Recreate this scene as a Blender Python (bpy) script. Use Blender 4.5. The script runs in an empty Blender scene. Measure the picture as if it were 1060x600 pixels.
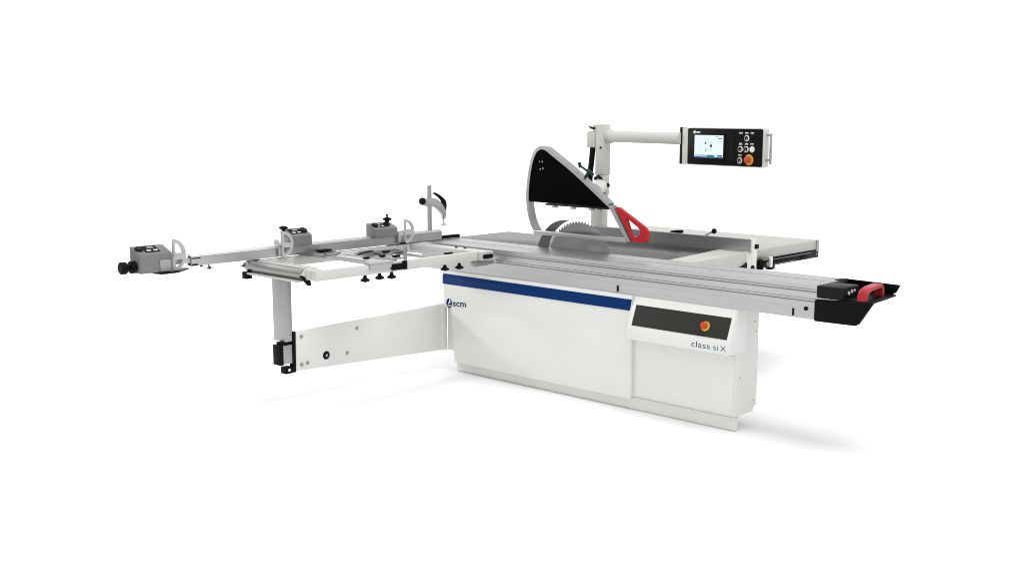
import bpy, bmesh, math
from mathutils import Vector, Matrix
from mathutils.geometry import tessellate_polygon

S = bpy.context.scene
C = S.collection
PI = math.pi

# ------------------------------------------------------------------ materials
def nodes(name):
    m = bpy.data.materials.new(name); m.use_nodes = True
    nt = m.node_tree
    return m, nt, nt.nodes['Principled BSDF']

def N(nt, t, **kw):
    n = nt.nodes.new(t)
    for k, v in kw.items(): setattr(n, k, v)
    return n

def paint(name, col, rough=.38, mottle=.02, bump=.03, scale=60, coat=0.0, spec=.5):
    m, nt, b = nodes(name)
    tc = N(nt, 'ShaderNodeTexCoord')
    n1 = N(nt, 'ShaderNodeTexNoise'); n1.inputs['Scale'].default_value = 3.0; n1.inputs['Detail'].default_value = 5
    nt.links.new(tc.outputs['Object'], n1.inputs['Vector'])
    mr = N(nt, 'ShaderNodeMapRange'); mr.inputs[1].default_value = .3; mr.inputs[2].default_value = .7
    mr.inputs[3].default_value = 1 - mottle; mr.inputs[4].default_value = 1 + mottle
    nt.links.new(n1.outputs['Fac'], mr.inputs[0])
    mx = N(nt, 'ShaderNodeVectorMath', operation='SCALE'); mx.inputs[0].default_value = col
    nt.links.new(mr.outputs[0], mx.inputs['Scale']); nt.links.new(mx.outputs[0], b.inputs['Base Color'])
    b.inputs['Roughness'].default_value = rough
    b.inputs['Specular IOR Level'].default_value = spec
    b.inputs['Coat Weight'].default_value = coat
    if bump:
        n2 = N(nt, 'ShaderNodeTexNoise'); n2.inputs['Scale'].default_value = scale * 10; n2.inputs['Detail'].default_value = 2
        nt.links.new(tc.outputs['Object'], n2.inputs['Vector'])
        bp = N(nt, 'ShaderNodeBump'); bp.inputs['Strength'].default_value = bump; bp.inputs['Distance'].default_value = .001
        nt.links.new(n2.outputs['Fac'], bp.inputs['Height']); nt.links.new(bp.outputs[0], b.inputs['Normal'])
    return m

def brushed(name, col, rough=.34, axis=0, amp=.10, metal=1.0, fine=220, lo=None, blotch=.06, bump=.12, edge=1.0):
    """aluminium or ground iron with drawing / milling lines running along one axis"""
    m, nt, b = nodes(name)
    tc = N(nt, 'ShaderNodeTexCoord')
    mp = N(nt, 'ShaderNodeMapping')
    sc = [fine] * 3; sc[axis] = 1.2
    mp.inputs['Scale'].default_value = sc
    nt.links.new(tc.outputs['Object'], mp.inputs['Vector'])
    n1 = N(nt, 'ShaderNodeTexNoise'); n1.inputs['Scale'].default_value = 1.0; n1.inputs['Detail'].default_value = 4
    nt.links.new(mp.outputs[0], n1.inputs['Vector'])
    mp2 = N(nt, 'ShaderNodeMapping'); s2 = [7.0] * 3; s2[axis] = .6
    mp2.inputs['Scale'].default_value = s2
    nt.links.new(tc.outputs['Object'], mp2.inputs['Vector'])
    n2 = N(nt, 'ShaderNodeTexNoise'); n2.inputs['Scale'].default_value = 1.0; n2.inputs['Detail'].default_value = 3
    nt.links.new(mp2.outputs[0], n2.inputs['Vector'])
    a = N(nt, 'ShaderNodeMapRange'); a.inputs[1].default_value = .3; a.inputs[2].default_value = .7
    a.inputs[3].default_value = 1 - amp; a.inputs[4].default_value = 1 + amp
    nt.links.new(n1.outputs['Fac'], a.inputs[0])
    c = N(nt, 'ShaderNodeMapRange'); c.inputs[1].default_value = .3; c.inputs[2].default_value = .7
    c.inputs[3].default_value = 1 - blotch; c.inputs[4].default_value = 1 + blotch
    nt.links.new(n2.outputs['Fac'], c.inputs[0])
    mu = N(nt, 'ShaderNodeMath', operation='MULTIPLY')
    nt.links.new(a.outputs[0], mu.inputs[0]); nt.links.new(c.outputs[0], mu.inputs[1])
    mx = N(nt, 'ShaderNodeVectorMath', operation='SCALE'); mx.inputs[0].default_value = col
    nt.links.new(mu.outputs[0], mx.inputs['Scale']); nt.links.new(mx.outputs[0], b.inputs['Base Color'])
    r = N(nt, 'ShaderNodeMapRange'); k_ = min(1, rough / .3); r.inputs[3].default_value = rough - .07 * k_; r.inputs[4].default_value = rough + .09 * k_
    nt.links.new(n1.outputs['Fac'], r.inputs[0]); nt.links.new(r.outputs[0], b.inputs['Roughness'])
    b.inputs['Metallic'].default_value = metal
    b.inputs['Specular Tint'].default_value = (edge, edge, edge, 1)
    bp = N(nt, 'ShaderNodeBump'); bp.inputs['Strength'].default_value = bump; bp.inputs['Distance'].default_value = .0006
    nt.links.new(n1.outputs['Fac'], bp.inputs['Height']); nt.links.new(bp.outputs[0], b.inputs['Normal'])
    return m

def emit(name, col, strength):
    m, nt, b = nodes(name)
    b.inputs['Base Color'].default_value = (.01, .01, .01, 1)
    b.inputs['Emission Color'].default_value = (*col, 1)
    b.inputs['Emission Strength'].default_value = strength
    b.inputs['Roughness'].default_value = .2
    return m

WHITE = paint('white_powder_coat', (.73, .74, .715), .55, spec=.2)
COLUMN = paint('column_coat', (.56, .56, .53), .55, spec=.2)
WARM = paint('warm_white_coat', (.45, .45, .425), .6, spec=.15)
PANELWHITE = paint('panel_white', (.765, .775, .75), .5, spec=.2)
FRAMEWHITE = paint('frame_white', (.60, .60, .582), .5, spec=.2)
GREYPAINT = paint('light_grey_coat', (.52, .52, .49), .6, spec=.15)
BLUE = paint('blue_gloss_stripe', (.0007, .029, .138), .4, spec=.08)
NAVY = paint('navy_print', (.006, .016, .10), .6, bump=0, spec=.1)
SKYBLUE = paint('blue_grey_print', (.05, .12, .25), .6, bump=0, spec=.1)
DARKPRINT = paint('slate_print', (.03, .055, .10), .6, bump=0, spec=.1)
BLACK = paint('black_plastic', (.005, .005, .0055), .45, .1, spec=.07)
SATIN = paint('satin_black', (.010, .010, .011), .5, .1, spec=.12)
GLOSSBLACK = paint('gloss_black_hood', (.0012, .0011, .0011), .25, 0, bump=0, spec=.03)
CONSOLEDARK = paint('dark_console_plate', (.030, .031, .027), .5, .04, spec=.15)
PANELDARK = paint('pendant_plate', (.008, .0075, .006), .4, .05, bump=0, spec=.06)
RED = paint('red_plastic', (.46, .008, .014), .4, .04, spec=.25)
REDH = paint('red_grip', (.40, .015, .026), .42, .04, spec=.3)
GREEN = paint('dark_green_plastic', (.004, .035, .03), .4, spec=.2)
ORANGE = paint('orange_mushroom', (.56, .055, .012), .35, bump=0, spec=.3)
YELLOW = paint('yellow_ring', (.72, .40, .05), .4, bump=0, spec=.2)
GRIPWHITE = paint('white_print', (.8, .8, .8), .4, bump=0)
ALU = brushed('brushed_aluminium', (.40, .40, .405), .36, 0, .05)
ALUT = brushed('anodised_table', (.53, .53, .535), .36, 0, .08, fine=120, blotch=.08, edge=.75)
ALUY = brushed('brushed_aluminium_cross', (.55, .55, .55), .40, 1, .06)
ALUD = brushed('cast_grey_alloy', (.20, .20, .198), .42, 2, .03, metal=.9)
ALUZ = brushed('drawn_alloy_upright', (.40, .40, .40), .42, 2, .05)
LIGHTALU = brushed('pale_alloy', (.40, .40, .395), .4, 1, .04)
STEEL = brushed('roller_steel', (.36, .36, .35), .28, 0, .06)
IRON = brushed('ground_cast_iron', (.27, .27, .275), .2, 0, .09, fine=34, blotch=.12, bump=.012, edge=.42)
FENCEALU = brushed('rip_fence_alloy', (.42, .42, .425), .30, 0, .06)
STOPBODY = paint('metallic_grey_housing', (.20, .20, .195), .5, .03, spec=.2)
STOPFACE = paint('pale_grey_plate', (.36, .36, .355), .5, .03, spec=.2)
RAIL = paint('rail_coat', (.54, .54, .53), .4, .03, spec=.3)
STOPPALE = paint('pale_bar_coat', (.43, .43, .42), .45, .03, spec=.25)
FLAG = paint('pale_flag_plate', (.46, .46, .45), .45, .02, spec=.25)
KNIFE = brushed('dark_knife_steel', (.17, .17, .17), .36, 2, .05)
BOLT = brushed('zinc_bolt', (.34, .34, .34), .35, 2, .02)

def blade_mat():
    m, nt, b = nodes('ground_saw_steel')
    b.inputs['Base Color'].default_value = (.34, .34, .34, 1)
    b.inputs['Metallic'].default_value = 1
    b.inputs['Roughness'].default_value = .31
    b.inputs['Anisotropic'].default_value = .75
    t = N(nt, 'ShaderNodeTangent'); t.direction_type = 'RADIAL'; t.axis = 'Y'
    nt.links.new(t.outputs[0], b.inputs['Tangent'])
    return m
BLADE = blade_mat()

# ------------------------------------------------------------------ mesh helpers (world coordinates)
def box(bm, x0, x1, y0, y1, z0, z1, bev=.002, mi=0, rot=None, seg=2):
    r = bmesh.ops.create_cube(bm, size=1)
    vs = r['verts']
    sx, sy, sz = abs(x1 - x0), abs(y1 - y0), abs(z1 - z0)
    c = Vector(((x0 + x1) / 2, (y0 + y1) / 2, (z0 + z1) / 2))
    for v in vs: v.co = Vector((v.co.x * sx, v.co.y * sy, v.co.z * sz))
    fs = {f for v in vs for f in v.link_faces}
    if bev:
        es = {e for v in vs for e in v.link_edges}
        bev = min(bev, .45 * min(sx, sy, sz))
        rb = bmesh.ops.bevel(bm, geom=list(es), offset=bev, segments=seg, affect='EDGES', profile=.5)
        vs = set(rb['verts']) | {v for v in vs if v.is_valid}
        vs = {v for v in vs if v.is_valid}
        fs = {f for v in vs for f in v.link_faces}
    for v in vs:
        p = v.co
        if rot: p = rot @ p
        v.co = p + c
    for f in fs: f.material_index = mi
    return list(vs)

AX = {'x': lambda u, v, t: Vector((t, u, v)),      # profile in y,z swept along x
      'y': lambda u, v, t: Vector((u, t, v)),      # profile in x,z swept along y
      'z': lambda u, v, t: Vector((u, v, t))}      # profile in x,y swept along z

def plate(bm, outer, t0, t1, axis='y', holes=(), mi=0, fr=None, bev=0):
    fr = fr or AX[axis]
    loops = [list(outer)] + [list(h) for h in holes]
    flat = [p for l in loops for p in l]
    tris = tessellate_polygon([[Vector((p[0], p[1], 0)) for p in l] for l in loops])
    A = [bm.verts.new(fr(p[0], p[1], t0)) for p in flat]
    B = [bm.verts.new(fr(p[0], p[1], t1)) for p in flat]
    nf = []
    if len(loops) == 1:
        nf.append(bm.faces.new(A)); nf.append(bm.faces.new(B[::-1]))
    else:
        for a, b, c in tris:
            try:
                nf.append(bm.faces.new((A[a], A[b], A[c]))); nf.append(bm.faces.new((B[c], B[b], B[a])))
            except ValueError: pass
    k = 0
    for l in loops:
        n = len(l)
        for i in range(n):
            j = (i + 1) % n
            nf.append(bm.faces.new((A[k + i], A[k + j], B[k + j], B[k + i])))
        k += n
    for f in nf: f.material_index = mi
    bmesh.ops.recalc_face_normals(bm, faces=nf)
    if bev and len(loops) == 1:
        es = {e for f in nf[:2] for e in f.edges}
        bmesh.ops.bevel(bm, geom=list(es), offset=bev, segments=2, affect='EDGES', profile=.5)
    return nf

def cyl(bm, p0, p1, r0, r1=None, n=24, mi=0, bev=0):
    p0, p1 = Vector(p0), Vector(p1)
    r1 = r0 if r1 is None else r1
    d = (p1 - p0); L = d.length
    q = d.normalized().to_track_quat('Z', 'Y').to_matrix()
    prof = [(r0, 0), (r1, L)]
    if bev: prof = [(r0 - bev, 0), (r0, bev), (r1, L - bev), (r1 - bev, L)]
    lathe(bm, prof, p0, q, n, mi)

def lathe(bm, prof, origin, q, n=24, mi=0, lobes=0, depth=0):
    rings = []
    for r, h in prof:
        ring = []
        for i in range(n):
            a = 2 * PI * i / n
            rr = r * (1 - depth * (.5 + .5 * math.cos(lobes * a))) if lobes else r
            ring.append(bm.verts.new(Vector(origin) + q @ Vector((rr * math.cos(a), rr * math.sin(a), h))))
        rings.append(ring)
    fs = [bm.faces.new(rings[0][::-1]), bm.faces.new(rings[-1])]
    for A, B in zip(rings, rings[1:]):
        for i in range(n):
            j = (i + 1) % n
            fs.append(bm.faces.new((A[i], A[j], B[j], B[i])))
    for f in fs: f.material_index = mi
    bmesh.ops.recalc_face_normals(bm, faces=fs)

def tube(bm, pts, r, n=12, mi=0):
    pts = [Vector(p) for p in pts]
    rad = r if isinstance(r, (list, tuple)) else [r] * len(pts)
    rings = []; up = None
    for i, p in enumerate(pts):
        a = pts[max(i - 1, 0)]; b = pts[min(i + 1, len(pts) - 1)]
        t = (b - a).normalized()
        if up is None: up = t.orthogonal().normalized()
        up = (up - t * up.dot(t)).normalized(); s = t.cross(up)
        rings.append([bm.verts.new(p + (up * math.cos(2 * PI * k / n) + s * math.sin(2 * PI * k / n)) * rad[i]) for k in range(n)])
    fs = [bm.faces.new(rings[0][::-1]), bm.faces.new(rings[-1])]
    for A, B in zip(rings, rings[1:]):
        for k in range(n):
            fs.append(bm.faces.new((A[k], A[(k + 1) % n], B[(k + 1) % n], B[k])))
    for f in fs: f.material_index = mi
    bmesh.ops.recalc_face_normals(bm, faces=fs)

def smooth_path(P, k=6):
    out = []
    P = [Vector((*p, 0)) if len(p) == 2 else Vector(p) for p in P]
    for i in range(len(P) - 1):
        p0 = P[max(i - 1, 0)]; p1 = P[i]; p2 = P[i + 1]; p3 = P[min(i + 2, len(P) - 1)]
        for j in range(k):
            t = j / k
            out.append(.5 * ((2 * p1) + (p2 - p0) * t + (2 * p0 - 5 * p1 + 4 * p2 - p3) * t * t + (3 * p1 - p0 - 3 * p2 + p3) * t ** 3))
    out.append(P[-1])
    return out

def offset_path(P, d):
    out = []
    for i, p in enumerate(P):
        a = P[max(i - 1, 0)]; b = P[min(i + 1, len(P) - 1)]
        t = (b - a).normalized()
        out.append((p.x - t.y * d, p.y + t.x * d))
    return out

def arc(cx, cy, r, a0, a1, n=24):
    return [(cx + r * math.cos(math.radians(a0 + (a1 - a0) * i / n)), cy + r * math.sin(math.radians(a0 + (a1 - a0) * i / n))) for i in range(n + 1)]

def rrect(x0, x1, y0, y1, r, n=5):
    return (arc(x1 - r, y0 + r, r, -90, 0, n) + arc(x1 - r, y1 - r, r, 0, 90, n) +
            arc(x0 + r, y1 - r, r, 90, 180, n) + arc(x0 + r, y0 + r, r, 180, 270, n))

ROOT = {}
def thing(name, loc, label, cat, group=None):
    o = bpy.data.objects.new(name, None); C.objects.link(o)
    o.location = loc; o.empty_display_size = .1
    o['label'] = label; o['category'] = cat
    if group: o['group'] = group
    ROOT[o.name] = Vector(loc)
    return o

def obj(name, bm, mats, parent=None, label=None, origin=None, ang=32):
    """link a bmesh given in world coordinates as ONE mesh object under its parent"""
    me = bpy.data.meshes.new(name)
    base = Vector((0, 0, 0))
    if parent is not None:
        p = parent; base = Vector((0, 0, 0))
        while p is not None: base += p.location; p = p.parent
    org = Vector(origin) if origin is not None else base
    for v in bm.verts: v.co -= org
    bm.to_mesh(me); bm.free()
    for m in (mats if isinstance(mats, (list, tuple)) else [mats]): me.materials.append(m)
    me.shade_smooth(); me.set_sharp_from_angle(angle=math.radians(ang))
    o = bpy.data.objects.new(name, me); C.objects.link(o)
    o.location = org - base
    o.parent = parent
    if label: o['label'] = label
    return o

def pieces(name, bm, mats, parent=None, label=None):
    """every loose piece of the bmesh becomes a part of its own"""
    left = set(bm.verts); out = []
    while left:
        stack = [left.pop()]; isl = set(stack)
        while stack:
            v = stack.pop()
            for e in v.link_edges:
                o = e.other_vert(v)
                if o in left: left.discard(o); isl.add(o); stack.append(o)
        nb = bmesh.new(); mp = {v: nb.verts.new(v.co) for v in isl}
        for f in {f for v in isl for f in v.link_faces}:
            nf = nb.faces.new([mp[v] for v in f.verts]); nf.material_index = f.material_index
        out.append(obj(name, nb, mats, parent, label))
    bm.free()
    return out

def NB(): return bmesh.new()

def text_into(bm, body, size, frame, mi=0, extrude=.0008, bold=0.0, width=None, shear=0):
    """lettering as mesh: frame(u, v, t) puts the text's own plane into the world"""
    cu = bpy.data.curves.new('lettering', 'FONT'); cu.body = body; cu.size = size
    cu.extrude = extrude; cu.offset = bold; cu.resolution_u = 4
    cu.shear = shear
    to = bpy.data.objects.new('lettering', cu); C.objects.link(to)
    bpy.context.view_layer.update()
    me = bpy.data.meshes.new_from_object(to.evaluated_get(bpy.context.evaluated_depsgraph_get()))
    xs = [v.co.x for v in me.vertices]
    k = width / (max(xs) - min(xs)) if width else 1
    x0 = min(xs)
    n0 = len(bm.verts); nf = len(bm.faces)
    bm.from_mesh(me); bm.verts.ensure_lookup_table(); bm.faces.ensure_lookup_table()
    for v in bm.verts[n0:]:
        v.co = frame((v.co.x - x0) * k, v.co.y, v.co.z)
    for f in bm.faces[nf:]: f.material_index = mi
    bpy.data.objects.remove(to); bpy.data.curves.remove(cu); bpy.data.meshes.remove(me)

# ================================================================== THE PANEL SAW
saw = thing('panel_saw', (-1.2, .3, 0), 'large white sliding-table panel saw with blue stripe, black blade hood and raised control screen', 'panel saw')

# ---- base cabinet
bm = NB()
box(bm, -2.29, -.74, .012, .235, .085, .712, .004)                       # behind the big front panel
plate(bm, [(.003, .085), (.198, .085), (.204, .108), (.236, .122), (.236, .7122), (.003, .7122)], -.738, 0.0, 'x', bev=.003)
box(bm, -2.20, -.78, .237, .86, .10, .835, .004)                        # machine frame under the iron table
cab = obj('cabinet', bm, WHITE, saw)
bm = NB(); box(bm, -2.296, -.004, .012, .052, .002, .080, .003)
box(bm, -2.2, -.1, .03, .2, .0805, .0845, .001)
obj('plinth', bm, WHITE, cab)
bm = NB()
for x in (-2.1, -.3): box(bm, x - .05, x + .05, .10, .19, .0, .066, .004)
for x in (-2.1, -.9): box(bm, x - .06, x + .06, .70, .82, .0, .10, .004)
pieces('foot', bm, SATIN, cab)
bm = NB()                                                               # access plate under the console
box(bm, -.700, -.012, -.0005, .002, .098, .44, .001)
for (x, z) in ((-.665, .405), (-.53, .422)): cyl(bm, (x, -.003, z), (x, .004, z), .005, n=12)
obj('access_plate', bm, PANELWHITE, cab)
bm = NB()
for (y, z) in ((.045, .31), (.21, .56), (.20, .15), (.19, .62)): cyl(bm, (-.002, y, z), (.0025, y, z), .005, n=12)
pieces('screw', bm, BOLT, cab)

# ---- big front panel: upper sheet with the stripe, lower sheet a touch proud
bm = NB()
plate(bm, [(-2.396, .452), (-2.320, .449), (-2.283, .067), (-.728, .068), (-.728, .7125), (-2.372, .7125)] + arc(-2.372, .6885, .024, 90, 180, 6)[1:], -.020, .010, 'y', bev=.004)
plate(bm, [(-2.282, .070), (-.732, .070), (-.732, .469), (-2.318, .449)], -.0207, -.015, 'y', bev=.0005)
fp = obj('front_panel', bm, PANELWHITE, saw)
bm = NB()
plate(bm, [(-2.3985, .618), (-.744, .620), (-.736, .646), (-.730, .680), (-.730, .689), (-2.37, .6905)] + arc(-2.376, .669, .0225, 95, 180, 6), -.0235, -.0195, 'y', bev=.001)
obj('stripe', bm, BLUE, fp)
bm = NB()                                                               # round mark and three letters on the panel
FX = lambda u, v, t: Vector((u, -.0205 - t, v))
plate(bm, arc(-2.330, .484, .034, 0, 345, 30), .0, .0012, fr=lambda u, v, t: Vector((-2.334 + (u + 2.330) * .84, -.0205 - t, v)))
plate(bm, [(-2.344, .474), (-2.324, .522), (-2.317, .492)] , .0012, .0022, fr=FX, mi=1)
plate(bm, [(-2.352, .461), (-2.311, .4665), (-2.311, .4735), (-2.347, .469)], .0012, .0022, fr=FX, mi=1)
text_into(bm, 'scm', .064, lambda u, v, t: Vector((-2.296 + u, -.0206 - t, .468 + v + u * .05)), 0, bold=.0007, width=.132)
obj('logo', bm, [NAVY, PANELWHITE], fp)

# ---- console
bm = NB()
prof = [(.10, .700), (.0, .710), (-.006, .705), (-.072, .538), (-.077, .525), (-.077, .464), (-.071, .457), (.10, .457)]
plate(bm, prof, -.722, .002, 'x', bev=.005)
con = obj('console', bm, PANELWHITE, saw)
sl0, sl1 = Vector((-.006, .705)), Vector((-.072, .538))
dv = (sl0 - sl1).normalized(); nv = Vector((-dv.y, dv.x))
if nv.x > 0: nv = -nv
def SL(u, v, t):
    q = sl1 + dv * v + nv * t
    return Vector((u, q.x, q.y))
bm = NB(); plate(bm, rrect(-.690, -.020, .006, .134, .003, 2), -.001, .003, fr=SL, bev=.0006)
obj('dark_plate', bm, CONSOLEDARK, con)
bm = NB(); ctr = SL(-.176, .066, .003); q = (SL(0, 0, 1) - SL(0, 0, 0)).normalized().to_track_quat('Z', 'Y').to_matrix()
lathe(bm, [(.029, 0), (.029, .004), (.023, .006)], ctr, q, 28, 1)
lathe(bm, [(.012, .005), (.012, .012), (.019, .014), (.022, .021), (.019, .029), (.010, .033)], ctr, q, 28, 0)
obj('emergency_button', bm, [ORANGE, YELLOW], con, ang=50)
bm = NB()
TF = lambda x0: (lambda u, v, t: Vector((x0 + u, -.0772 - t, .4775 + v)))
text_into(bm, 'class', .051, TF(-.252), 0, bold=-.0006, width=.126)
text_into(bm, 'si', .051, TF(-.103), 1, bold=-.0006, width=.032)
text_into(bm, 'X', .045, TF(-.057), 2, bold=-.0006, width=.038)
obj('lettering', bm, [NAVY, SKYBLUE, DARKPRINT], con)

# ---- sliding table
bm = NB()
sp = [(0, .713), (0, .806), (.004, .809), (.010, .811), (.010, .821), (.004, .823), (0, .826), (0, .858), (.004, .861), (.012, .863), (.012, .872), (.003, .876),
      (0, .880), (0, .898), (.001, .899), (.052, .899), (.052, .896), (.056, .896), (.056, .899), (.170, .899), (.170, .893), (.180, .893), (.180, .899),
      (.338, .899), (.342, .895), (.342, .79), (.31, .79), (.31, .713)]
plate(bm, sp, -2.640, .486, 'x')
st = obj('sliding_table', bm, ALUT, saw, ang=25)
bm = NB()
box(bm, -.858, -.848, -.006, -.0005, .722, .762, .001); box(bm, .345, .353, -.006, -.0005, .722, .762, .001)
cyl(bm, (.425, -.006, .768), (.425, .001, .768), .011, n=16)
pieces('stop_pin', bm, BLACK, st)
bm = NB()   # black end skirt: front cheek, tray and rear cheek
plate(bm, [(.480, .714), (.486, .708), (.716, .711), (.735, .722), (.812, .842), (.79, .842), (.489, .826), (.480, .82)], -.014, .006, 'y', bev=.003)
plate(bm, [(.487, .80), (.735, .826), (.772, .856), (.792, .895), (.45, .900), (.45, .893), (.487, .89)], .336, .3455, 'y', bev=.002)
plate(bm, [(.488, .0065), (.798, .0065), (.790, .12), (.772, .3355), (.488, .3355)], .832, .842, 'z', bev=.002)
cap = obj('end_skirt', bm, BLACK, st)
bm = NB(); box(bm, .488, .640, -.010, .172, .838, .9005, .005)
box(bm, .455, .487, .25, .338, .897, .902, .001)
cyl(bm, (.640, .052, .868), (.645, .052, .868), .009, mi=1); cyl(bm, (.640, .085, .874), (.645, .085, .874), .009, mi=1); cyl(bm, (.640, .115, .877), (.645, .115, .877), .007, mi=1)
obj('end_block', bm, [SATIN, GRIPWHITE], st)
bm = NB()   # red pull handle
HP = smooth_path([(.742, .006, .842), (.742, .007, .868), (.742, .022, .888), (.735, .07, .897), (.726, .15, .899), (.718, .225, .897), (.715, .248, .884), (.715, .252, .842)], 6)
for a, b in zip(HP, HP[1:]): pass
rings = []
for i, p in enumerate(HP):
    t = (HP[min(i + 1, len(HP) - 1)] - HP[max(i - 1, 0)]).normalized(); s = Vector((1, 0, 0)); u = t.cross(s).normalized()
    rings.append([bm.verts.new(p + s * (.026 * a) + u * (.012 * b)) for a, b in ((-1, -.6), (-.75, -1), (.75, -1), (1, -.6), (1, .6), (.75, 1), (-.75, 1), (-1, .6))])
bm.faces.new(rings[0][::-1]); bm.faces.new(rings[-1])
for A, B in zip(rings, rings[1:]):
    for k in range(8): bm.faces.new((A[k], A[(k + 1) % 8], B[(k + 1) % 8], B[k]))
bmesh.ops.recalc_face_normals(bm, faces=bm.faces)
obj('pull_handle', bm, REDH, st)

# ---- cast iron saw table and side extension
bm = NB(); plate(bm, [(-2.65, .352), (-.727, .352), (-.815, 1.10), (-1.84, 1.10), (-1.86, 1.07), (-1.975, 1.07), (-1.98, .92), (-2.65, .92)], .835, .898, 'z', bev=.003)
obj('saw_table', bm, IRON, saw)
bm = NB(); plate(bm, [(-.7265, .352), (-.540, .352), (-.590, 1.118), (-.8145, 1.118), (-.8145, 1.102)], .805, .8985, 'z', bev=.006)
box(bm, -.70, -.62, .5, 1.05, .74, .804, .004)
obj('table_extension', bm, GREYPAINT, saw)
bm = NB()
box(bm, -2.10, -.605, 1.12, 2.03, .828, .8985, .008)
rt = obj('rip_table', bm, WARM, saw)
bm = NB()
box(bm, -.6045, -.598, 2.0, 2.036, .815, .8995, .002)
obj('corner_trim', bm, ALUZ, rt)
bm = NB()
box(bm, -.655, -.600, 1.30, 2.036, .772, .826, .003)
box(bm, -.6, -.594, 1.36, 1.92, .812, .818, .002, mi=1)
cyl(bm, (-.597, 1.99, .80), (-.590, 1.99, .80), .007, n=12, mi=2)
box(bm, -.6, -.596, 1.40, 1.70, .778, .784, .001, mi=1); box(bm, -.6, -.594, 1.78, 1.93, .780, .812, .004)
obj('guide_rail', bm, [BLACK, ALUD, BOLT], rt)
bm = NB()
box(bm, -1.84, -1.74, .87, 1.95, .74, .826, .003); box(bm, -.95, -.87, .87, 1.95, .74, .826, .003)
pieces('support_beam', bm, GREYPAINT, rt)

# ---- blade and riving knife
BC = Vector((-1.45, .347, .816)); BR = .277
bm = NB()
teeth = 64; pts = []
for i in range(teeth):
    a = 2 * PI * i / teeth; st_ = 2 * PI / teeth
    for f, r in ((0, .972), (.08, 1.0), (.50, .988), (.62, .962), (.82, .955)):
        pts.append((BC.x + BR * r * math.cos(a + f * st_), BC.z + BR * r * math.sin(a + f * st_)))
plate(bm, pts, BC.y - .0018, BC.y + .0018, 'y', holes=[arc(BC.x, BC.z, .015, 0, 345, 23)])
obj('saw_blade', bm, BLADE, saw, origin=BC)
bm = NB()
inner = [(BC.x + .293 * math.cos(math.radians(a)), BC.z + .293 * math.sin(math.radians(a))) for a in range(104, 188, 4)]
plate(bm, [(-1.535, 1.097), (-1.60, 1.093), (-1.655, 1.081), (-1.71, 1.055), (-1.755, 1.016), (-1.80, .955), (-1.825, .90), (-1.835, .84)] + inner[::-1], .3453, .3487, 'y')
obj('riving_knife', bm, KNIFE, saw)

# ---- blade hood
GO = smooth_path([(-1.790, 1.0), (-1.835, 1.07), (-1.862, 1.163), (-1.869, 1.263), (-1.853, 1.395), (-1.824, 1.502), (-1.788, 1.561), (-1.740, 1.587), (-1.690, 1.580), (-1.629, 1.547), (-1.417, 1.420), (-1.145, 1.232)], 7)
GI = offset_path(GO, -.023)
bm = NB()
n = len(GO)
def bandmesh(bm, O, I, y0, y1, mi=0):
    V = [[bm.verts.new((o[0], y0, o[1])), bm.verts.new((o[0], y1, o[1])), bm.verts.new((i[0], y1, i[1])), bm.verts.new((i[0], y0, i[1]))] for o, i in zip(O, I)]
    fs = [bm.faces.new(V[0][::-1]), bm.faces.new(V[-1])]
    for A, B in zip(V, V[1:]):
        for k in range(4): fs.append(bm.faces.new((A[k], A[(k + 1) % 4], B[(k + 1) % 4], B[k])))
    for f in fs: f.material_index = mi
    bmesh.ops.recalc_face_normals(bm, faces=fs)
bandmesh(bm, [(p.x, p.y) for p in GO], GI, .272, .326)
plate(bm, [(-1.160, 1.222), (-1.120, 1.222), (-.972, 1.0), (-1.000, .998)], .274, .314, 'y')
hood = obj('blade_guard', bm, ALU, saw)
es = [p for p in GI if p[1] > 1.206]
bm = NB()
plate(bm, es + [(-1.150, 1.206)] + [(-1.838, 1.208)], .280, .308, 'y')
obj('hood_cover', bm, GLOSSBLACK, hood)
bm = NB()
for dx, dz in ((-.012, .0), (.014, .0), (.02, -.045), (-.004, -.05)):
    cyl(bm, (-1.742 + dx, .279, 1.482 + dz), (-1.742 + dx, .284, 1.482 + dz), .0062 if dx > -.01 else .005, n=12)
pieces('rivet', bm, BOLT, hood)
bm = NB()
box(bm, -1.700, -1.150, .278, .312, 1.192, 1.2045, .003)
for x in (-1.62, -1.46, -1.30, -1.24): box(bm, x - .02, x + .02, .276, .300, 1.178, 1.19, .002, mi=1)
obj('hood_edge', bm, [SATIN, ALU], hood)
bm = NB(); box(bm, -1.800, -1.000, .270, .300, .988, 1.016, .003)
obj('lower_bar', bm, ALU, hood)
bm = NB()
plate(bm, [(-1.100, 1.212), (-1.07, 1.208), (-.872, 1.098), (-.846, 1.072), (-.840, 1.045), (-.848, 1.012), (-.866, 1.0), (-.962, .998)], .280, .308, 'y',
      holes=[[(-1.018, 1.150), (-.915, 1.092), (-.901, 1.074), (-.903, 1.050), (-.928, 1.031), (-.962, 1.031), (-.974, 1.044)]])
obj('push_handle', bm, RED, hood)
bm = NB()
gq = Vector((.085, 0, -.045)).normalized()
cyl(bm, (-1.425, .31, 1.466), (-1.34, .31, 1.420), .007, n=14)
cyl(bm, (-1.43, .31, 1.484), (-1.418, .31, 1.452), .011, n=14)
cyl(bm, (-1.35, .31, 1.425), (-1.378, .31, 1.388), .009, n=14); cyl(bm, (-1.36, .31, 1.437), (-1.31, .31, 1.408), .013, .010, n=14)
obj('lock_lever', bm, GREEN, hood)

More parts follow.
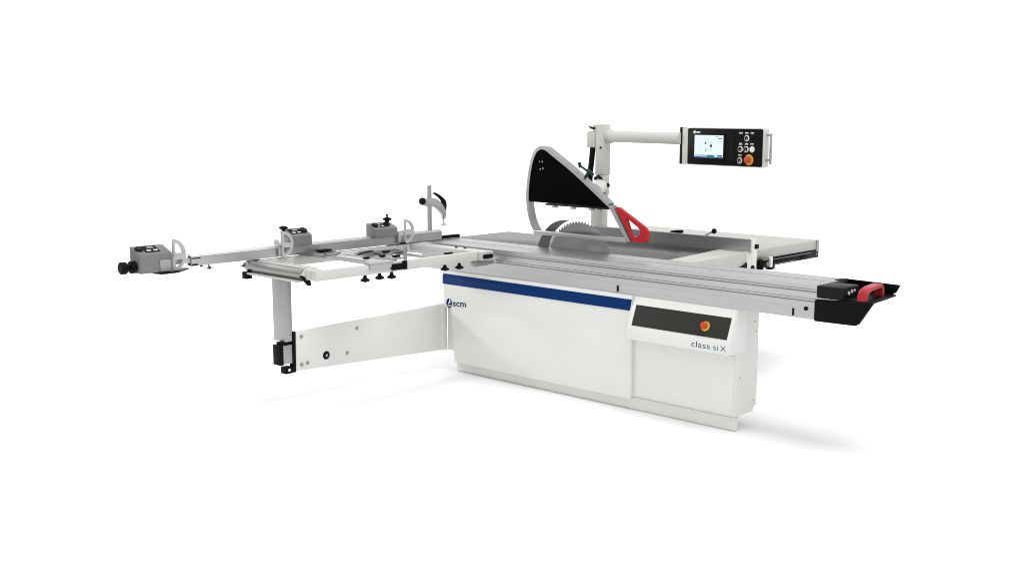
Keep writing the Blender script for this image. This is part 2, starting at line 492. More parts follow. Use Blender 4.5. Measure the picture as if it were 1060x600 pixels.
# ---- rear column, boom, cable
bm = NB()
box(bm, -1.962, -1.862, 1.085, 1.165, .70, 1.205, .006)
box(bm, -1.925, -1.850, 1.09, 1.165, 1.2055, 1.358, .006)
box(bm, -1.925, -1.850, 1.083, 1.172, 1.3585, 1.725, .006)
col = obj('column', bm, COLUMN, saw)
bm = NB()
box(bm, -2.005, -1.925, 1.075, 1.185, 1.555, 1.672, .01); box(bm, -1.958, -1.9225, 1.09, 1.18, 1.6725, 1.722, .004)
obj('bracket', bm, COLUMN, col)
bm = NB(); plate(bm, [(-1.985, 1.712), (-1.93, 1.700), (-1.935, 1.688), (-1.96, 1.692)], 1.07, 1.09, 'y')
cyl(bm, (-1.872, 1.078, 1.556), (-1.872, 1.085, 1.556), .008, n=14)
pieces('lock_screw', bm, SATIN, col)
bm = NB(); tube(bm, smooth_path([(-1.958, 1.10, 1.58), (-1.964, 1.09, 1.45), (-1.972, 1.085, 1.36), (-1.968, 1.08, 1.26), (-1.94, 1.06, 1.20)], 6), .021, 14)
obj('cable', bm, BLACK, col)
bm = NB()
cyl(bm, (-1.86, 1.07, 1.275), (-1.42, .46, 1.285), .052, .050, n=28)
cyl(bm, (-1.42, .46, 1.285), (-1.33, .335, 1.287), .034, n=20)
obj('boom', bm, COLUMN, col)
bm = NB(); tube(bm, smooth_path([(-1.90, 1.055, 1.33), (-1.85, 1.04, 1.345), (-1.815, 1.04, 1.30), (-1.81, 1.05, 1.22), (-1.80, 1.06, 1.14)], 6), .012, 10)
cyl(bm, (-1.80, 1.06, 1.285), (-1.80, 1.085, 1.285), .016)
plate(bm, [(-1.90, 1.200), (-1.83, 1.190), (-1.815, 1.16), (-1.815, 1.13)], 1.062, 1.078, 'y')
obj('hose', bm, BLACK, col)

# ---- pendant arm and control panel
dirv = Vector((math.cos(math.radians(-16)), math.sin(math.radians(-16)), 0))
a0 = Vector((-1.848, 1.145, 1.638)); a1 = a0 + dirv * .845
bm = NB(); cyl(bm, a0 - dirv * .02, a1, .041, n=32); lathe(bm, [(.05, 0), (.05, .03), (.041, .036)], a0, dirv.to_track_quat('Z', 'Y').to_matrix(), 32)
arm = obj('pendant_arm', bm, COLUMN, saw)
pd = Vector((math.cos(math.radians(-9)), math.sin(math.radians(-9)), 0)); pn = Vector((pd.y, -pd.x, 0))   # pn points to the operator
P0 = Vector((-1.050, .905, 1.470))
PF = lambda u, v, t: P0 + pd * u + pn * t + Vector((0, 0, v))
PW, PH = .715, .240
bm = NB(); plate(bm, rrect(.075, PW, -.004, PH + .002, .014, 5), -.055, -.002, fr=PF, bev=.004)
plate(bm, rrect(.025, .075, -.002, PH, .003, 2), -.05, .002, fr=PF, bev=.002)
cp = obj('control_panel', bm, FRAMEWHITE, saw)
bm = NB(); plate(bm, rrect(.0, .024, -.002, PH + .002, .003, 2), -.05, .002, fr=PF, bev=.002)
obj('clamp_strip', bm, SATIN, cp)
bm = NB()
plate(bm, rrect(.076, PW - .006, .002, PH - .004, .012, 5), -.002, .004, fr=PF, bev=.001)
plate(bm, rrect(.125, .405, .030, .205, .006, 3), .004, .008, fr=PF, bev=.001, mi=2)
# small marks over the buttons, round mark and letters over the screen
for u, v in ((.535, .205), (.583, .205), (.628, .205), (.535, .137), (.583, .137), (.628, .137), (.532, .065)):
    plate(bm, [(u - .014, v - .001), (u + .014, v - .001), (u + .014, v + .001), (u - .014, v + .001)], .004, .0048, fr=PF, mi=1)
    for k in (-.009, .0, .009):
        plate(bm, [(u + k - .003, v + .004), (u + k + .003, v + .004), (u + k + .003, v + .011), (u + k - .003, v + .011)], .004, .0048, fr=PF, mi=1)
plate(bm, arc(.140, .2115, .010, 0, 345, 20), .004, .0095, fr=PF, mi=1)
text_into(bm, 'scm', .020, lambda u, v, t: PF(.156 + u, .206 + v, .0082 + t), 1, bold=.0006, width=.034)
plate(bm, rrect(.440, .475, .03, .205, .004, 2), .004, .0048, fr=PF, mi=2)
obj('face_plate', bm, [PANELDARK, GRIPWHITE, BLACK], cp)
bm = NB()
SCR = emit('lit_screen', (.80, .92, 1.0), 1.0); SCR2 = emit('screen_bar', (.02, .10, .30), .8); SCR3 = emit('screen_teal', (.01, .22, .25), .8)
SCR4 = emit('screen_icon', (.05, .08, .14), .6); SCR5 = emit('screen_tint', (.42, .60, .86), .8)
T = .0085
def scr(u0, u1, v0, v1, t, mi):
    plate(bm, [(u0, v0), (u1, v0), (u1, v1), (u0, v1)], T, T + t, fr=PF, mi=mi)
scr(.143, .393, .045, .193, .0006, 0)
scr(.143, .393, .045, .054, .0010, 1); scr(.150, .255, .056, .066, .0010, 4); scr(.255, .318, .050, .066, .0012, 2); scr(.345, .388, .056, .066, .0010, 1)
for (u, v, w) in ((.240, .142, .007), (.289, .124, .009)): scr(u - w, u + w, v - w, v + w, .0010, 3)
scr(.350, .382, .169, .174, .0010, 3); scr(.320, .358, .182, .185, .0010, 4)
for u in (.193, .266): scr(u, u + .001, .08, .17, .0010, 4)
scr(.193, .34, .168, .169, .0010, 4); scr(.236, .250, .090, .106, .0010, 4); scr(.28, .30, .094, .1, .001, 4); scr(.278, .30, .14, .146, .001, 4); scr(.193, .25, .12, .121, .001, 4)
obj('screen', bm, [SCR, SCR2, SCR3, SCR4, SCR5], cp)
pq = pn.to_track_quat('Z', 'Y').to_matrix()
for (u, v, lit) in ((.585, .178, 0), (.535, .109, 0), (.583, .109, 0), (.631, .109, 1), (.532, .037, 0)):
    bm = NB(); o0 = PF(u, v, .004)
    lathe(bm, [(.0195, 0), (.0195, .004), (.0175, .006)], o0, pq, 24, 0)
    lathe(bm, [(.0135, .004), (.0135, .009), (.011, .011)], o0, pq, 20, 0 if lit else 1)
    plate(bm, [(u + .004, v - .009), (u + .009, v - .004), (u + .002, v)], .015, .0156, fr=PF, mi=0)
    obj('push_button', bm, [GRIPWHITE, BLACK], cp)
bm = NB(); o0 = PF(.608, .044, .004)
lathe(bm, [(.034, 0), (.034, .004), (.030, .006)], o0, pq, 32, 1)
lathe(bm, [(.014, .005), (.014, .010), (.022, .012), (.0245, .019), (.021, .027), (.010, .031)], o0, pq, 32, 0)
obj('emergency_button', bm, [ORANGE, YELLOW], cp, ang=50)
bm = NB()
tube(bm, [PF(PW - .01, .045, -.03), PF(PW + .026, .045, -.03), PF(PW + .034, .05, -.03), PF(PW + .034, .12, -.03), PF(PW + .034, .195, -.03), PF(PW + .026, .2, -.03), PF(PW - .01, .2, -.03)], .007, 10)
tube(bm, [PF(PW + .034, .02, -.03), PF(PW + .034, .21, -.03)], .0085, 10)
obj('grip_bar', bm, LIGHTALU, cp)

# ---- swing arm with end post
bm = NB()
plate(bm, [(-1.292, .196), (-.03, .142), (-.03, .468), (-1.285, .446)], -2.44, -2.40, 'x', bev=.004)
box(bm, -2.440, -2.386, -.040, .0115, .140, .470, .005); box(bm, -2.385, -2.2905, .0112, .06, .140, .47, .003)
sa = obj('support_arm', bm, WHITE, saw)
bm = NB(); box(bm, -2.435, -2.398, -1.318, -1.293, .190, .452, .003); box(bm, -2.455, -2.40, -1.372, -1.319, .188, .232, .003)
cyl(bm, (-2.401, -1.345, .212), (-2.397, -1.345, .212), .009, n=14, mi=1)
obj('end_plate', bm, [BLACK, GRIPWHITE], sa)
bm = NB()
for (y, z) in ((-1.248, .413), (-1.25, .232), (-1.205, .236), (-.80, .405), (-.885, .252), (-1.0, .40)):
    if (y, z) != (-1.0, .40): cyl(bm, (-2.401, y, z), (-2.394, y, z), .011, n=16)
pieces('bolt', bm, BOLT, sa)
bm = NB(); cyl(bm, (-2.401, -1.055, .262), (-2.396, -1.055, .262), .027, n=24, bev=.002); cyl(bm, (-2.397, -1.055, .262), (-2.3935, -1.055, .262), .010, n=16, mi=1)
obj('hole_plug', bm, [BLACK, BOLT], sa)
bm = NB(); box(bm, -2.47, -2.40, -1.385, -1.3185, .252, .372, .003)
obj('slide_block', bm, ALUZ, sa)
bm = NB(); box(bm, -2.475, -2.398, -1.412, -1.386, .248, .376, .003); box(bm, -2.46, -2.41, -1.395, -1.33, .373, .392, .002)
obj('block_cover', bm, BLACK, sa)
bm = NB(); box(bm, -2.520, -2.400, -1.372, -1.312, .392, .832, .004)
obj('support_post', bm, ALUZ, sa)

# ================================================================== CROSSCUT TABLE
ct = thing('crosscut_table', (-2.25, -.8, .84), 'open white crosscut outrigger frame with end roller and black star knobs beside the sliding table', 'outrigger table')
bm = NB(); box(bm, -1.942, -1.900, -1.492, -.167, .838, .897, .004)
obj('front_beam', bm, FRAMEWHITE, ct)
bm = NB(); box(bm, -2.612, -2.575, -1.40, -.165, .838, .897, .004)
obj('rear_beam', bm, FRAMEWHITE, ct)
bm = NB()
plate(bm, [(-.162, .838), (-.162, .892), (-.157, .897), (-.062, .897), (-.058, .892), (-.058, .838)], -2.60, -1.862, 'x', bev=.002)
box(bm, -2.58, -1.93, -.166, -.1625, .850, .862, .001)
obj('inner_rail', bm, RAIL, ct)
bm = NB()
for (x, y) in ((-2.09, -.10), (-2.17, -.105)): cyl(bm, (x, y, .8965), (x, y, .904), .010, n=14)
pieces('screw', bm, SATIN, ct)
bm = NB()
box(bm, -2.585, -2.035, -1.435, -1.402, .850, .8965, .005); box(bm, -2.60, -2.03, -1.398, -1.385, .872, .8995, .003)
box(bm, -2.57, -2.04, -1.53, -1.44, .822, .832, .002)
obj('outer_rail', bm, FRAMEWHITE, ct)
bm = NB(); cyl(bm, (-2.60, -1.482, .866), (-2.022, -1.482, .866), .0335, n=40)
obj('roller', bm, STEEL, ct)
bm = NB()
plate(bm, [(-1.52, .868), (-1.49, .900), (-1.40, .900), (-1.40, .842), (-1.452, .832)], -2.020, -2.005, 'x', bev=.002)
cyl(bm, (-2.006, -1.472, .868), (-2.002, -1.472, .868), .009, n=14, mi=1)
plate(bm, [(-2.004, -1.491), (-1.966, -1.491), (-1.966, -1.40), (-2.004, -1.40)], .840, .896, 'z')
obj('end_cap', bm, [FRAMEWHITE, BOLT], ct)
bm = NB()
plate(bm, [(-1.535, .868), (-1.49, .900), (-1.40, .900), (-1.40, .850), (-1.46, .84)], -2.622, -2.603, 'x', bev=.002)
obj('end_cap', bm, ALUD, ct)
bm = NB()
plate(bm, [(-1.528, .862), (-1.515, .868), (-1.455, .832), (-1.45, .800), (-1.47, .80)], -2.018, -2.006, 'x')
box(bm, -2.60, -2.555, -1.535, -1.49, .792, .836, .004)
pieces('rubber_foot', bm, BLACK, ct)
# mitre bar, scale plate and curved guide
bm = NB()
plate(bm, [(-2.572, -1.085), (-2.30, -1.09), (-1.886, -1.10), (-1.886, -.915), (-2.30, -.925), (-2.572, -.905)], .898, .911, 'z', bev=.003,
      holes=[])
plate(bm, [(-1.894, -1.098), (-1.886, -1.098), (-1.886, -.917), (-1.894, -.917)], .868, .8975, 'z')
box(bm, -2.30, -1.96, -1.075, -1.060, .9112, .918, .002); box(bm, -2.34, -1.94, -.945, -.930, .9112, .916, .002)
obj('mitre_bar', bm, STOPPALE, ct)
bm = NB()
plate(bm, [(-2.568, -1.15), (-2.46, -1.17), (-2.34, -1.12), (-2.335, -1.0), (-2.42, -.90), (-2.568, -.88)], .9112, .918, 'z', bev=.002)
for (x, y) in ((-2.45, -1.11), (-2.39, -1.05), (-2.44, -.96)): cyl(bm, (x, y, .918), (x, y, .924), .012, n=14)
obj('pivot_plate', bm, ALUD, ct)
bm = NB(); cyl(bm, (-2.505, -.985, .918), (-2.505, -.985, .925), .012, n=12); box(bm, -2.53, -2.475, -1.025, -.925, .922, .935, .006)
obj('clamp_lever', bm, BLACK, ct)
gc = (-2.10, -.40)
def sector(r0, r1, a0, a1): return arc(*gc, r1, a0, a1, 28) + arc(*gc, r0, a1, a0, 28)
bm = NB(); plate(bm, sector(.33, .50, 168, 262), .866, .874, 'z')
obj('quadrant_plate', bm, ALUD, ct)
bm = NB(); plate(bm, sector(.49, .515, 166, 262), .875, .885, 'z'); plate(bm, sector(.315, .335, 168, 262), .875, .884, 'z')
pieces('curved_guide', bm, ALUZ, ct)
bm = NB(); plate(bm, sector(.485, .4895, 170, 258), .8745, .8805, 'z'); plate(bm, sector(.336, .342, 170, 258), .8745, .8805, 'z')
pieces('guide_seal', bm, SATIN, ct)
bm = NB(); box(bm, -2.57, -1.97, -.42, -.36, .855, .865, .002); box(bm, -2.14, -1.97, -.80, -.745, .898, .908, .003); box(bm, -2.12, -1.93, -.88, -.845, .898, .914, .004); box(bm, -2.45, -2.30, -.60, -.56, .8745, .89, .003)
pieces('cross_strip', bm, ALUZ, ct)
bm = NB()
for (x, y, w, z) in ((-2.06, -.985, .020, .9112), (-2.05, -.865, .018, .914), (-2.02, -.775, .026, .908), (-2.01, -.33, .032, .885), (-2.35, -.58, .026, .89)):
    box(bm, x - .013, x + .013, y - w, y + w, z, z + .013, .004)
pieces('toggle_lever', bm, BLACK, ct)
def star(bm, o, q, r=.027, h=.02, stem=.03):
    lathe(bm, [(.010, -stem), (.010, 0)], o, q, 12)
    lathe(bm, [(.011, -.016), (r * .5, -.004), (r * .8, 0), (r, h * .3), (r, h * .7), (r * .8, h)], o, q, 40, lobes=5, depth=.24)
    lathe(bm, [(r * .5, h * .9), (r * .45, h * 1.25)], o, q, 16)
DOWN = Matrix.Rotation(PI, 3, 'X')
for (y, z) in ((-1.118, .822), (-1.003, .825), (-.907, .820), (-.455, .824), (-.325, .822)):
    bm = NB(); star(bm, (-1.915, y, z - .008), DOWN, .030, .015, .04)
    obj('star_knob', bm, BLACK, ct)
bm = NB(); box(bm, -1.899, -1.872, -.930, -.835, .850, .888, .006); box(bm, -1.899, -1.880, -.833, -.805, .846, .90, .003)
obj('lock_block', bm, BLACK, ct)
bm = NB(); box(bm, -1.899, -1.887, -.823, -.802, .903, .985, .002)
obj('scale_pointer', bm, LIGHTALU, ct)
bm = NB(); box(bm, -1.8615, -1.846, -.160, -.075, .852, .880, .005)
obj('end_grip', bm, BLACK, ct)
bm = NB(); box(bm, -1.93, -1.89, -.21, -.08, .800, .832, .004); cyl(bm, (-1.91, -.06, .815), (-1.91, -.02, .815), .014)
obj('clamp_shoe', bm, LIGHTALU, ct)

# ================================================================== CROSSCUT FENCE
cf = thing('crosscut_fence', (-2.6, -.9, .9), 'long grey aluminium crosscut fence bar lying across the outrigger frame', 'fence')
bm = NB()
fpz = [(-2.580, .905), (-2.580, .962), (-2.583, .966), (-2.588, .968), (-2.594, .976), (-2.616, .976), (-2.620, .972), (-2.620, .905)]
plate(bm, fpz, -1.895, .145, 'y')
plate(bm, [(-2.5795, .906), (-2.577, .906), (-2.577, .957), (-2.5795, .957)], -1.893, .143, 'y')
fe = obj('fence_profile', bm, ALUY, cf, ang=25)
bm = NB()
box(bm, -2.614, -2.586, -1.898, -1.8945, .935, .962, .001); box(bm, -2.612, -2.588, -1.8985, -1.8945, .910, .922, .001)
box(bm, -2.576, -2.572, -1.893, -1.835, .948, .954, .001); box(bm, -2.5765, -2.572, -1.893, -1.855, .908, .918, .001); cyl(bm, (-2.577, -1.83, .897), (-2.577, -1.83, .905), .008, n=10)
obj('end_insert', bm, SATIN, cf)
bm = NB(); cyl(bm, (-2.577, -1.775, .878), (-2.577, -1.775, .893), .007, n=10); box(bm, -2.592, -2.562, -1.79, -1.76, .884, .889, .002); cyl(bm, (-2.577, -1.775, .89), (-2.59, -1.775, .908), .004, n=8)
obj('set_screw', bm, SATIN, cf)
bm = NB(); box(bm, -2.615, -2.586, -2.12, -1.80, .925, .955, .003)
obj('extension_bar', bm, ALUY, cf)
bm = NB(); box(bm, -2.625, -2.597, .146, .345, .903, .926, .002)
obj('end_strip', bm, BLACK, cf)
bm = NB(); box(bm, -2.625, -2.577, -.36, .17, .8995, .9035, .001)
obj('sole_plate', bm, ALUD, cf)

# ================================================================== FENCE STOPS
def half_ring(bm, x0, x1, yc, zc, r, w, mi=0, rz=None):
    rz = rz or r
    outer = [(yc + r * math.cos(math.radians(a)), zc + rz * math.sin(math.radians(a))) for a in range(-90, 91, 6)]
    i0 = [(yc + w * .55 + (r - w * 1.55) * math.cos(math.radians(a)), zc + (rz - w) * math.sin(math.radians(a))) for a in range(8, 80, 8)]
    i1 = [(yc + w * .55 + (r - w * 1.55) * math.cos(math.radians(a)), zc + (rz - w) * math.sin(math.radians(a))) for a in range(-78, -18, 8)]
    top = [(yc + w * .55, zc + .012)] + i0 + [(yc + w * .55, zc + rz - w * 1.2)]
    bot = [(yc + w * .55, zc - rz + w * 1.4)] + i1 + [(yc + w * .55, zc - .022)]
    plate(bm, outer, x0, x1, 'x', holes=[top, bot], mi=mi)

def stop(y0, y1, z0, zf, zt, dsp, label, disc_y, lower_plate, depth=.105, xf=-2.535):
    """display box on the fence with its half-round flip flag"""
    t = thing('fence_stop', (xf - .05, (y0 + y1) / 2, z0), label, 'fence stop', 'digital flip stops on the crosscut fence')
    xb = xf - depth
    bm = NB()
    plate(bm, [(xf, z0), (xf, zf), (xf - .008, zf + .006), (xb + .02, zt - .002), (xb, zt), (xb, z0)], y0, y1, 'x' if False else 'y', bev=.004)
    box(bm, xf - .002, xf + .0018, y0 + .004, y1 - .004, z0 + (zf - z0) * .02, z0 + (zf - z0) * .44, .001)
    b = obj('housing', bm, STOPBODY, t)
    # sloped display
    s0 = Vector((xf - .010, zf + .007)); s1 = Vector((xb + .018, zt - .001)); d = (s1 - s0); L = d.length; d.normalize(); nn = Vector((-d.y, d.x))
    if nn.y < 0: nn = -nn
    DF = lambda u, v, tt: Vector((s0.x + d.x * v + nn.x * tt, u, s0.y + d.y * v + nn.y * tt))
    u0, u1 = dsp
    bm = NB(); plate(bm, rrect(u0, u1, .012, L - .006, .004, 3), -.001, .003, fr=DF)
    w = u1 - u0
    plate(bm, [(u0 + w * .36, L * .62), (u0 + w * .80, L * .62), (u0 + w * .80, L * .84), (u0 + w * .36, L * .84)], .003, .0036, fr=DF, mi=2)
    for f0, f1 in ((.14, .26), (.30, .42), (.62, .74), (.78, .90)):
        plate(bm, [(u0 + w * f0, L * .24), (u0 + w * f1, L * .24), (u0 + w * f1, L * .42), (u0 + w * f0, L * .42)], .003, .0036, fr=DF, mi=1)
    obj('display', bm, [BLACK, GRIPWHITE, STOPFACE], b)
    return t, b, DF, L, xf, xb

UP = Matrix.Identity(3); MY = Matrix.Rotation(PI / 2, 3, 'X')    # MY: +z -> -y
# outermost stop
t1, b1, DF, L, xf, xb = stop(-2.248, -2.045, .898, 1.004, 1.046, (-2.195, -2.105), 'grey digital fence stop beyond the free end of the fence, with a black thumbwheel', 0, True, depth=.115)
bm = NB(); o0 = DF(-2.222, L * .55, .0); lathe(bm, [(.024, 0), (.024, .010), (.020, .013)], o0, (DF(0, 0, 1) - DF(0, 0, 0)).normalized().to_track_quat('Z', 'Y').to_matrix(), 24)
obj('dial', bm, SATIN, t1)
bm = NB(); q = Matrix.Rotation(PI / 2, 3, 'X')
lathe(bm, [(.030, 0), (.036, .006), (.036, .030), (.030, .036)], (-2.59, -2.249, .935), q, 28)
lathe(bm, [(.012, .03), (.012, .06)], (-2.59, -2.249, .935), q, 16)
lathe(bm, [(.026, .055), (.036, .062), (.036, .088), (.028, .094)], (-2.59, -2.249, .935), q, 28)
obj('thumbwheel', bm, BLACK, t1)
bm = NB(); box(bm, -2.533, -2.529, -2.125, -2.046, .900, .968, .002); box(bm, -2.532, -2.515, -2.052, -2.038, .902, .982, .003)
obj('cover_plate', bm, STOPFACE, t1)
bm = NB(); half_ring(bm, -2.572, -2.556, -2.022, .984, .082, .02, rz=.094)
cyl(bm, (-2.575, -2.045, .988), (-2.575, -2.0, .988), .014, n=16)
obj('flip_flag', bm, FLAG, t1)
bm = NB(); plate(bm, [(-2.57, -2.155), (-2.50, -2.13), (-2.50, -2.03), (-2.60, -1.90), (-2.63, -1.925)], .888, .8955, 'z')
obj('shoe', bm, BLACK, t1)
# middle stop
t2, b2, DF, L, xf, xb = stop(-1.190, -1.030, .966, 1.030, 1.070, (-1.172, -1.085), 'grey digital fence stop midway along the fence, with a black knob above its flag', 0, False, depth=.10, xf=-2.55)
bm = NB(); o0 = DF(-1.066, L * .5, .0); lathe(bm, [(.026, 0), (.026, .012), (.021, .016)], o0, (DF(0, 0, 1) - DF(0, 0, 0)).normalized().to_track_quat('Z', 'Y').to_matrix(), 24)
obj('dial', bm, SATIN, t2)
bm = NB(); star(bm, (-2.60, -1.215, 1.078), UP, .030, .014, .03); obj('star_knob', bm, BLACK, t2)
bm = NB(); half_ring(bm, -2.556, -2.538, -1.270, .988, .085, .02, rz=.083)
plate(bm, [(-1.265, .985), (-1.265, 1.066), (-1.235, 1.06), (-1.205, 1.03), (-1.192, .99)], -2.562, -2.557, 'x')
obj('flip_flag', bm, FLAG, t2)
bm = NB(); tube(bm, smooth_path([(-2.545, -1.315, 1.01), (-2.545, -1.31, .995), (-2.545, -1.285, .992), (-2.545, -1.265, .985)], 4), .009, 10)
cyl(bm, (-2.548, -1.312, 1.004), (-2.54, -1.312, 1.004), .018, n=16); box(bm, -2.566, -2.556, -1.285, -1.268, .912, .985, .002)
obj('hinge_pin', bm, FLAG, t2)
# inner stop
t3, b3, DF, L, xf, xb = stop(-.500, -.300, .966, 1.022, 1.058, (-.465, -.39), 'grey digital fence stop nearest the clamp, flag on its inner side and black star knob', 0, False, depth=.10, xf=-2.55)
bm = NB()
for y in (-.468, -.365):
    lathe(bm, [(.024, 0), (.024, .012), (.020, .016)], DF(y, L * .5, .0), (DF(0, 0, 1) - DF(0, 0, 0)).normalized().to_track_quat('Z', 'Y').to_matrix(), 24)
pieces('dial', bm, SATIN, t3)
bm = NB(); star(bm, (-2.60, -.352, 1.075), UP, .032, .016, .03); lathe(bm, [(.006, .01), (.006, .034), (.009, .036), (.009, .042)], (-2.60, -.352, 1.075), UP, 12); obj('star_knob', bm, BLACK, t3)
bm = NB(); half_ring(bm, -2.556, -2.540, -.240, .992, .086, .017, rz=.084)
obj('flip_flag', bm, FLAG, t3)
bm = NB(); box(bm, -2.566, -2.552, -.305, -.225, .985, .998, .003); box(bm, -2.566, -2.552, -.29, -.268, .915, .99, .003); cyl(bm, (-2.552, -.25, .992), (-2.538, -.25, .992), .012, n=14)
obj('hinge_pin', bm, FLAG, t3)
bm = NB(); box(bm, -2.55, -2.53, -.285, -.240, .908, .918, .002)
obj('shoe', bm, BLACK, t3)

# ================================================================== HOLD-DOWN CLAMP
hc = thing('hold_down_clamp', (-2.6, .05, .978), 'grey hold-down clamp with black lever on an upright rod at the fence end', 'clamp')
bm = NB(); cyl(bm, (-2.605, .050, .9765), (-2.605, .050, 1.297), .0165, n=24, bev=.002)
obj('rod', bm, ALUZ, hc)
bm = NB()
up_ = smooth_path([(-.008, 1.203), (.03, 1.205), (.075, 1.205), (.12, 1.190), (.16, 1.158), (.186, 1.120), (.196, 1.095)], 5)
lo_ = smooth_path([(-.012, 1.165), (.025, 1.148), (.075, 1.148), (.11, 1.135), (.145, 1.112), (.168, 1.092), (.178, 1.080)], 5)
plate(bm, [(p.x, p.y) for p in up_] + [(p.x, p.y) for p in lo_][::-1], -2.625, -2.583, 'x', bev=.004)
obj('clamp_arm', bm, STOPFACE, hc)
bm = NB(); q = Matrix.Rotation(PI / 2, 3, 'X'); lathe(bm, [(.020, -.01), (.026, .0), (.026, .016), (.018, .026)], (-2.605, -.010, 1.186), q, 24)
obj('clamp_knob', bm, BLACK, hc)
bm = NB()
o_ = smooth_path([(.098, 1.244), (.125, 1.233), (.160, 1.213), (.190, 1.191), (.206, 1.168), (.207, 1.130), (.198, 1.100)], 5)
i_ = smooth_path([(.094, 1.231), (.118, 1.219), (.148, 1.198), (.167, 1.178), (.172, 1.155), (.171, 1.126), (.182, 1.107)], 5)
plate(bm, [(p.x, p.y) for p in o_] + [(p.x, p.y) for p in i_][::-1], -2.615, -2.590, 'x', bev=.003)
obj('lever', bm, BLACK, hc)
bm = NB(); plate(bm, [(.172, 1.092), (.188, 1.098), (.184, 1.06), (.190, 1.048), (.182, 1.04), (.174, 1.05)], -2.612, -2.596, 'x'); plate(bm, [(.196, 1.10), (.204, 1.09), (.203, 1.058), (.196, 1.05), (.198, 1.07)], -2.612, -2.596, 'x')
cyl(bm, (-2.604, .189, 1.055), (-2.604, .189, 1.010), .005, n=12)
cyl(bm, (-2.604, .189, 1.012), (-2.604, .189, 1.004), .014, .026, n=24)
obj('pressure_pad', bm, LIGHTALU, hc)

# ================================================================== RIP FENCE
rf = thing('rip_fence', (-.9, 1.06, .9), 'long grey metal rip fence with black ball lever behind the saw blade', 'fence')
bm = NB(); plate(bm, [(1.030, .8986), (1.030, .981), (1.034, .985), (1.066, .985), (1.070, .981), (1.070, .8986)], -1.90, -.555, 'x')
obj('fence_profile', bm, FENCEALU, rf)
bm = NB(); plate(bm, [(1.029, .902), (1.071, .902), (1.071, .96), (1.085, .965), (1.085, .985), (1.071, .987), (1.029, .987)], -.554, -.543, 'x', bev=.001)
box(bm, -.612, -.575, 1.025, 1.145, .772, .901, .004)
obj('end_bracket', bm, WHITE, rf)
bm = NB(); box(bm, -.543, -.528, 1.06, 1.09, .92, .95, .003); cyl(bm, (-.574, 1.09, .785), (-.568, 1.09, .785), .02, n=18); box(bm, -.655, -.614, 1.0, 1.024, .77, .80, .004)
plate(bm, [(.90, .795), (1.022, .79), (1.022, .828)], -.583, -.572, 'x')
pieces('latch', bm, BLACK, rf)
bm = NB(); cyl(bm, (-.93, 1.06, .985), (-.862, 1.05, 1.014), .006, n=12)
obj('lever_rod', bm, LIGHTALU, rf)
bm = NB(); bmesh.ops.create_uvsphere(bm, u_segments=20, v_segments=12, radius=.0185, matrix=Matrix.Translation((-.855, 1.05, 1.017)))
obj('ball_knob', bm, BLACK, rf)
bm = NB(); plate(bm, [(-1.215, .986), (-1.21, .995), (-1.15, 1.004), (-1.115, 1.006), (-1.112, .988), (-1.13, .985)], 1.045, 1.065, 'y', bev=.002)
obj('lock_handle', bm, BLACK, rf)
bm = NB()
box(bm, -.62, -.565, 1.18, 1.30, .765, .825, .006); cyl(bm, (-.565, 1.215, .79), (-.556, 1.215, .79), .024, n=18); cyl(bm, (-.565, 1.26, .80), (-.557, 1.26, .80), .018, n=18, mi=1)
box(bm, -.60, -.558, 1.20, 1.27, .826, .842, .004, mi=1); box(bm, -.57, -.55, 1.285, 1.31, .775, .845, .003, mi=2); cyl(bm, (-.556, 1.21, .770), (-.55, 1.21, .770), .012, n=12, mi=2)
box(bm, -.60, -.56, 1.30, 1.36, .755, .80, .005)
obj('carriage', bm, [BLACK, ALUD, WHITE], rf)

# ================================================================== SETTING
m, nt, b = nodes('white_studio_floor')
tc = N(nt, 'ShaderNodeTexCoord'); n1 = N(nt, 'ShaderNodeTexNoise'); n1.inputs['Scale'].default_value = 1.3; n1.inputs['Detail'].default_value = 4
nt.links.new(tc.outputs['Object'], n1.inputs['Vector'])
rp = N(nt, 'ShaderNodeMapRange'); rp.inputs[3].default_value = .91; rp.inputs[4].default_value = .94
nt.links.new(n1.outputs['Fac'], rp.inputs[0]); nt.links.new(rp.outputs[0], b.inputs['Base Color'])
b.inputs['Roughness'].default_value = .7; b.inputs['Specular IOR Level'].default_value = .1
fwd = Vector((-.6856, .728, 0)); rgt = Vector((.728, .6856, 0)); eye = Vector((3.398, -5.462, 0))
prof = [(-9.0, -.001), (15.0, -.001)] + [(15 + 2.5 * math.sin(math.radians(a)), 2.499 - 2.5 * math.cos(math.radians(a))) for a in range(6, 91, 6)] + [(17.5, 7.0)]
bm = NB()
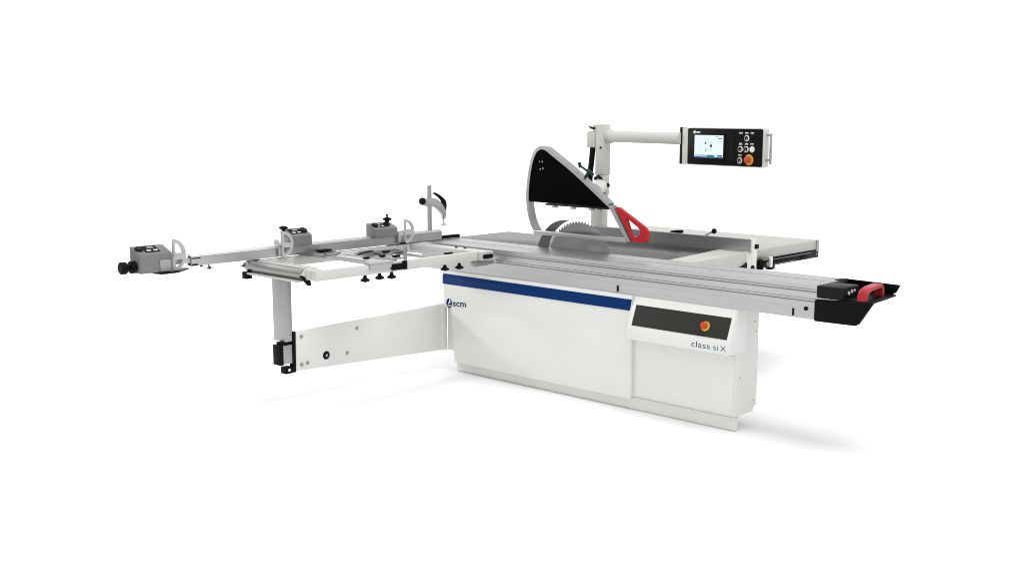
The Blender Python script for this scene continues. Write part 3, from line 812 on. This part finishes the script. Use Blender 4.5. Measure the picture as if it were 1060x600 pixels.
rows = [[bm.verts.new(eye + fwd * f + rgt * w_ + Vector((0, 0, z))) for w_ in (-34, 34)] for f, z in prof]
for A, B in zip(rows, rows[1:]): bm.faces.new((A[0], A[1], B[1], B[0]))
bmesh.ops.recalc_face_normals(bm, faces=bm.faces)
fl = obj('floor', bm, m); fl['kind'] = 'structure'; fl['label'] = 'seamless white studio floor curving up into a white backdrop'

# ================================================================== LIGHT
w = bpy.data.worlds.new('World'); S.world = w; w.use_nodes = True
bg = w.node_tree.nodes['Background']; bg.inputs['Color'].default_value = (1, 1, .997, 1); bg.inputs['Strength'].default_value = .86
def area(name, loc, aim, size, power, col=(1, 1, 1)):
    l = bpy.data.lights.new(name, 'AREA'); l.shape = 'SQUARE'; l.size = size; l.energy = power; l.color = col
    o = bpy.data.objects.new(name, l); C.objects.link(o); o.location = loc
    o.rotation_euler = (Vector(aim) - Vector(loc)).to_track_quat('-Z', 'Y').to_euler()
    return o
area('overhead_softbox', (1.6, .0, 9.0), (-.3, .1, 0), 4.8, 430)
area('added_blade_light', (-5.2, -1.0, 1.9), (-1.4, .35, .95), .4, 36)  # lamp added low on the left to streak a highlight on the blade
bl = area('added_backdrop_light', eye + fwd * 11.5 + Vector((0, 0, 6.0)), eye + fwd * 16.5 + Vector((0, 0, 1.2)), 8, 640)  # unseen lamp added to lift the far floor and backdrop to white
bl.data.shape = 'RECTANGLE'; bl.data.size = 34; bl.data.size_y = 2

# ================================================================== CAMERA
cam = bpy.data.cameras.new('camera'); co = bpy.data.objects.new('camera', cam); C.objects.link(co)
R = Matrix(((.72801387, -.10490778, .67748813), (.6855624, .11140389, -.71943962), (0, .98822241, .15302441)))
co.matrix_world = Matrix.Translation((3.3980975, -5.4618656, 1.8)) @ R.to_4x4()
cam.sensor_width = 36; cam.lens = 1175.345 / 1060 * 36; cam.clip_end = 500
S.camera = co
S.cycles.filter_width = 1.0
S.view_settings.view_transform = 'Standard'; S.view_settings.look = 'None'; S.view_settings.exposure = 0; S.view_settings.gamma = 1
S.render.resolution_x, S.render.resolution_y = 1024, 579
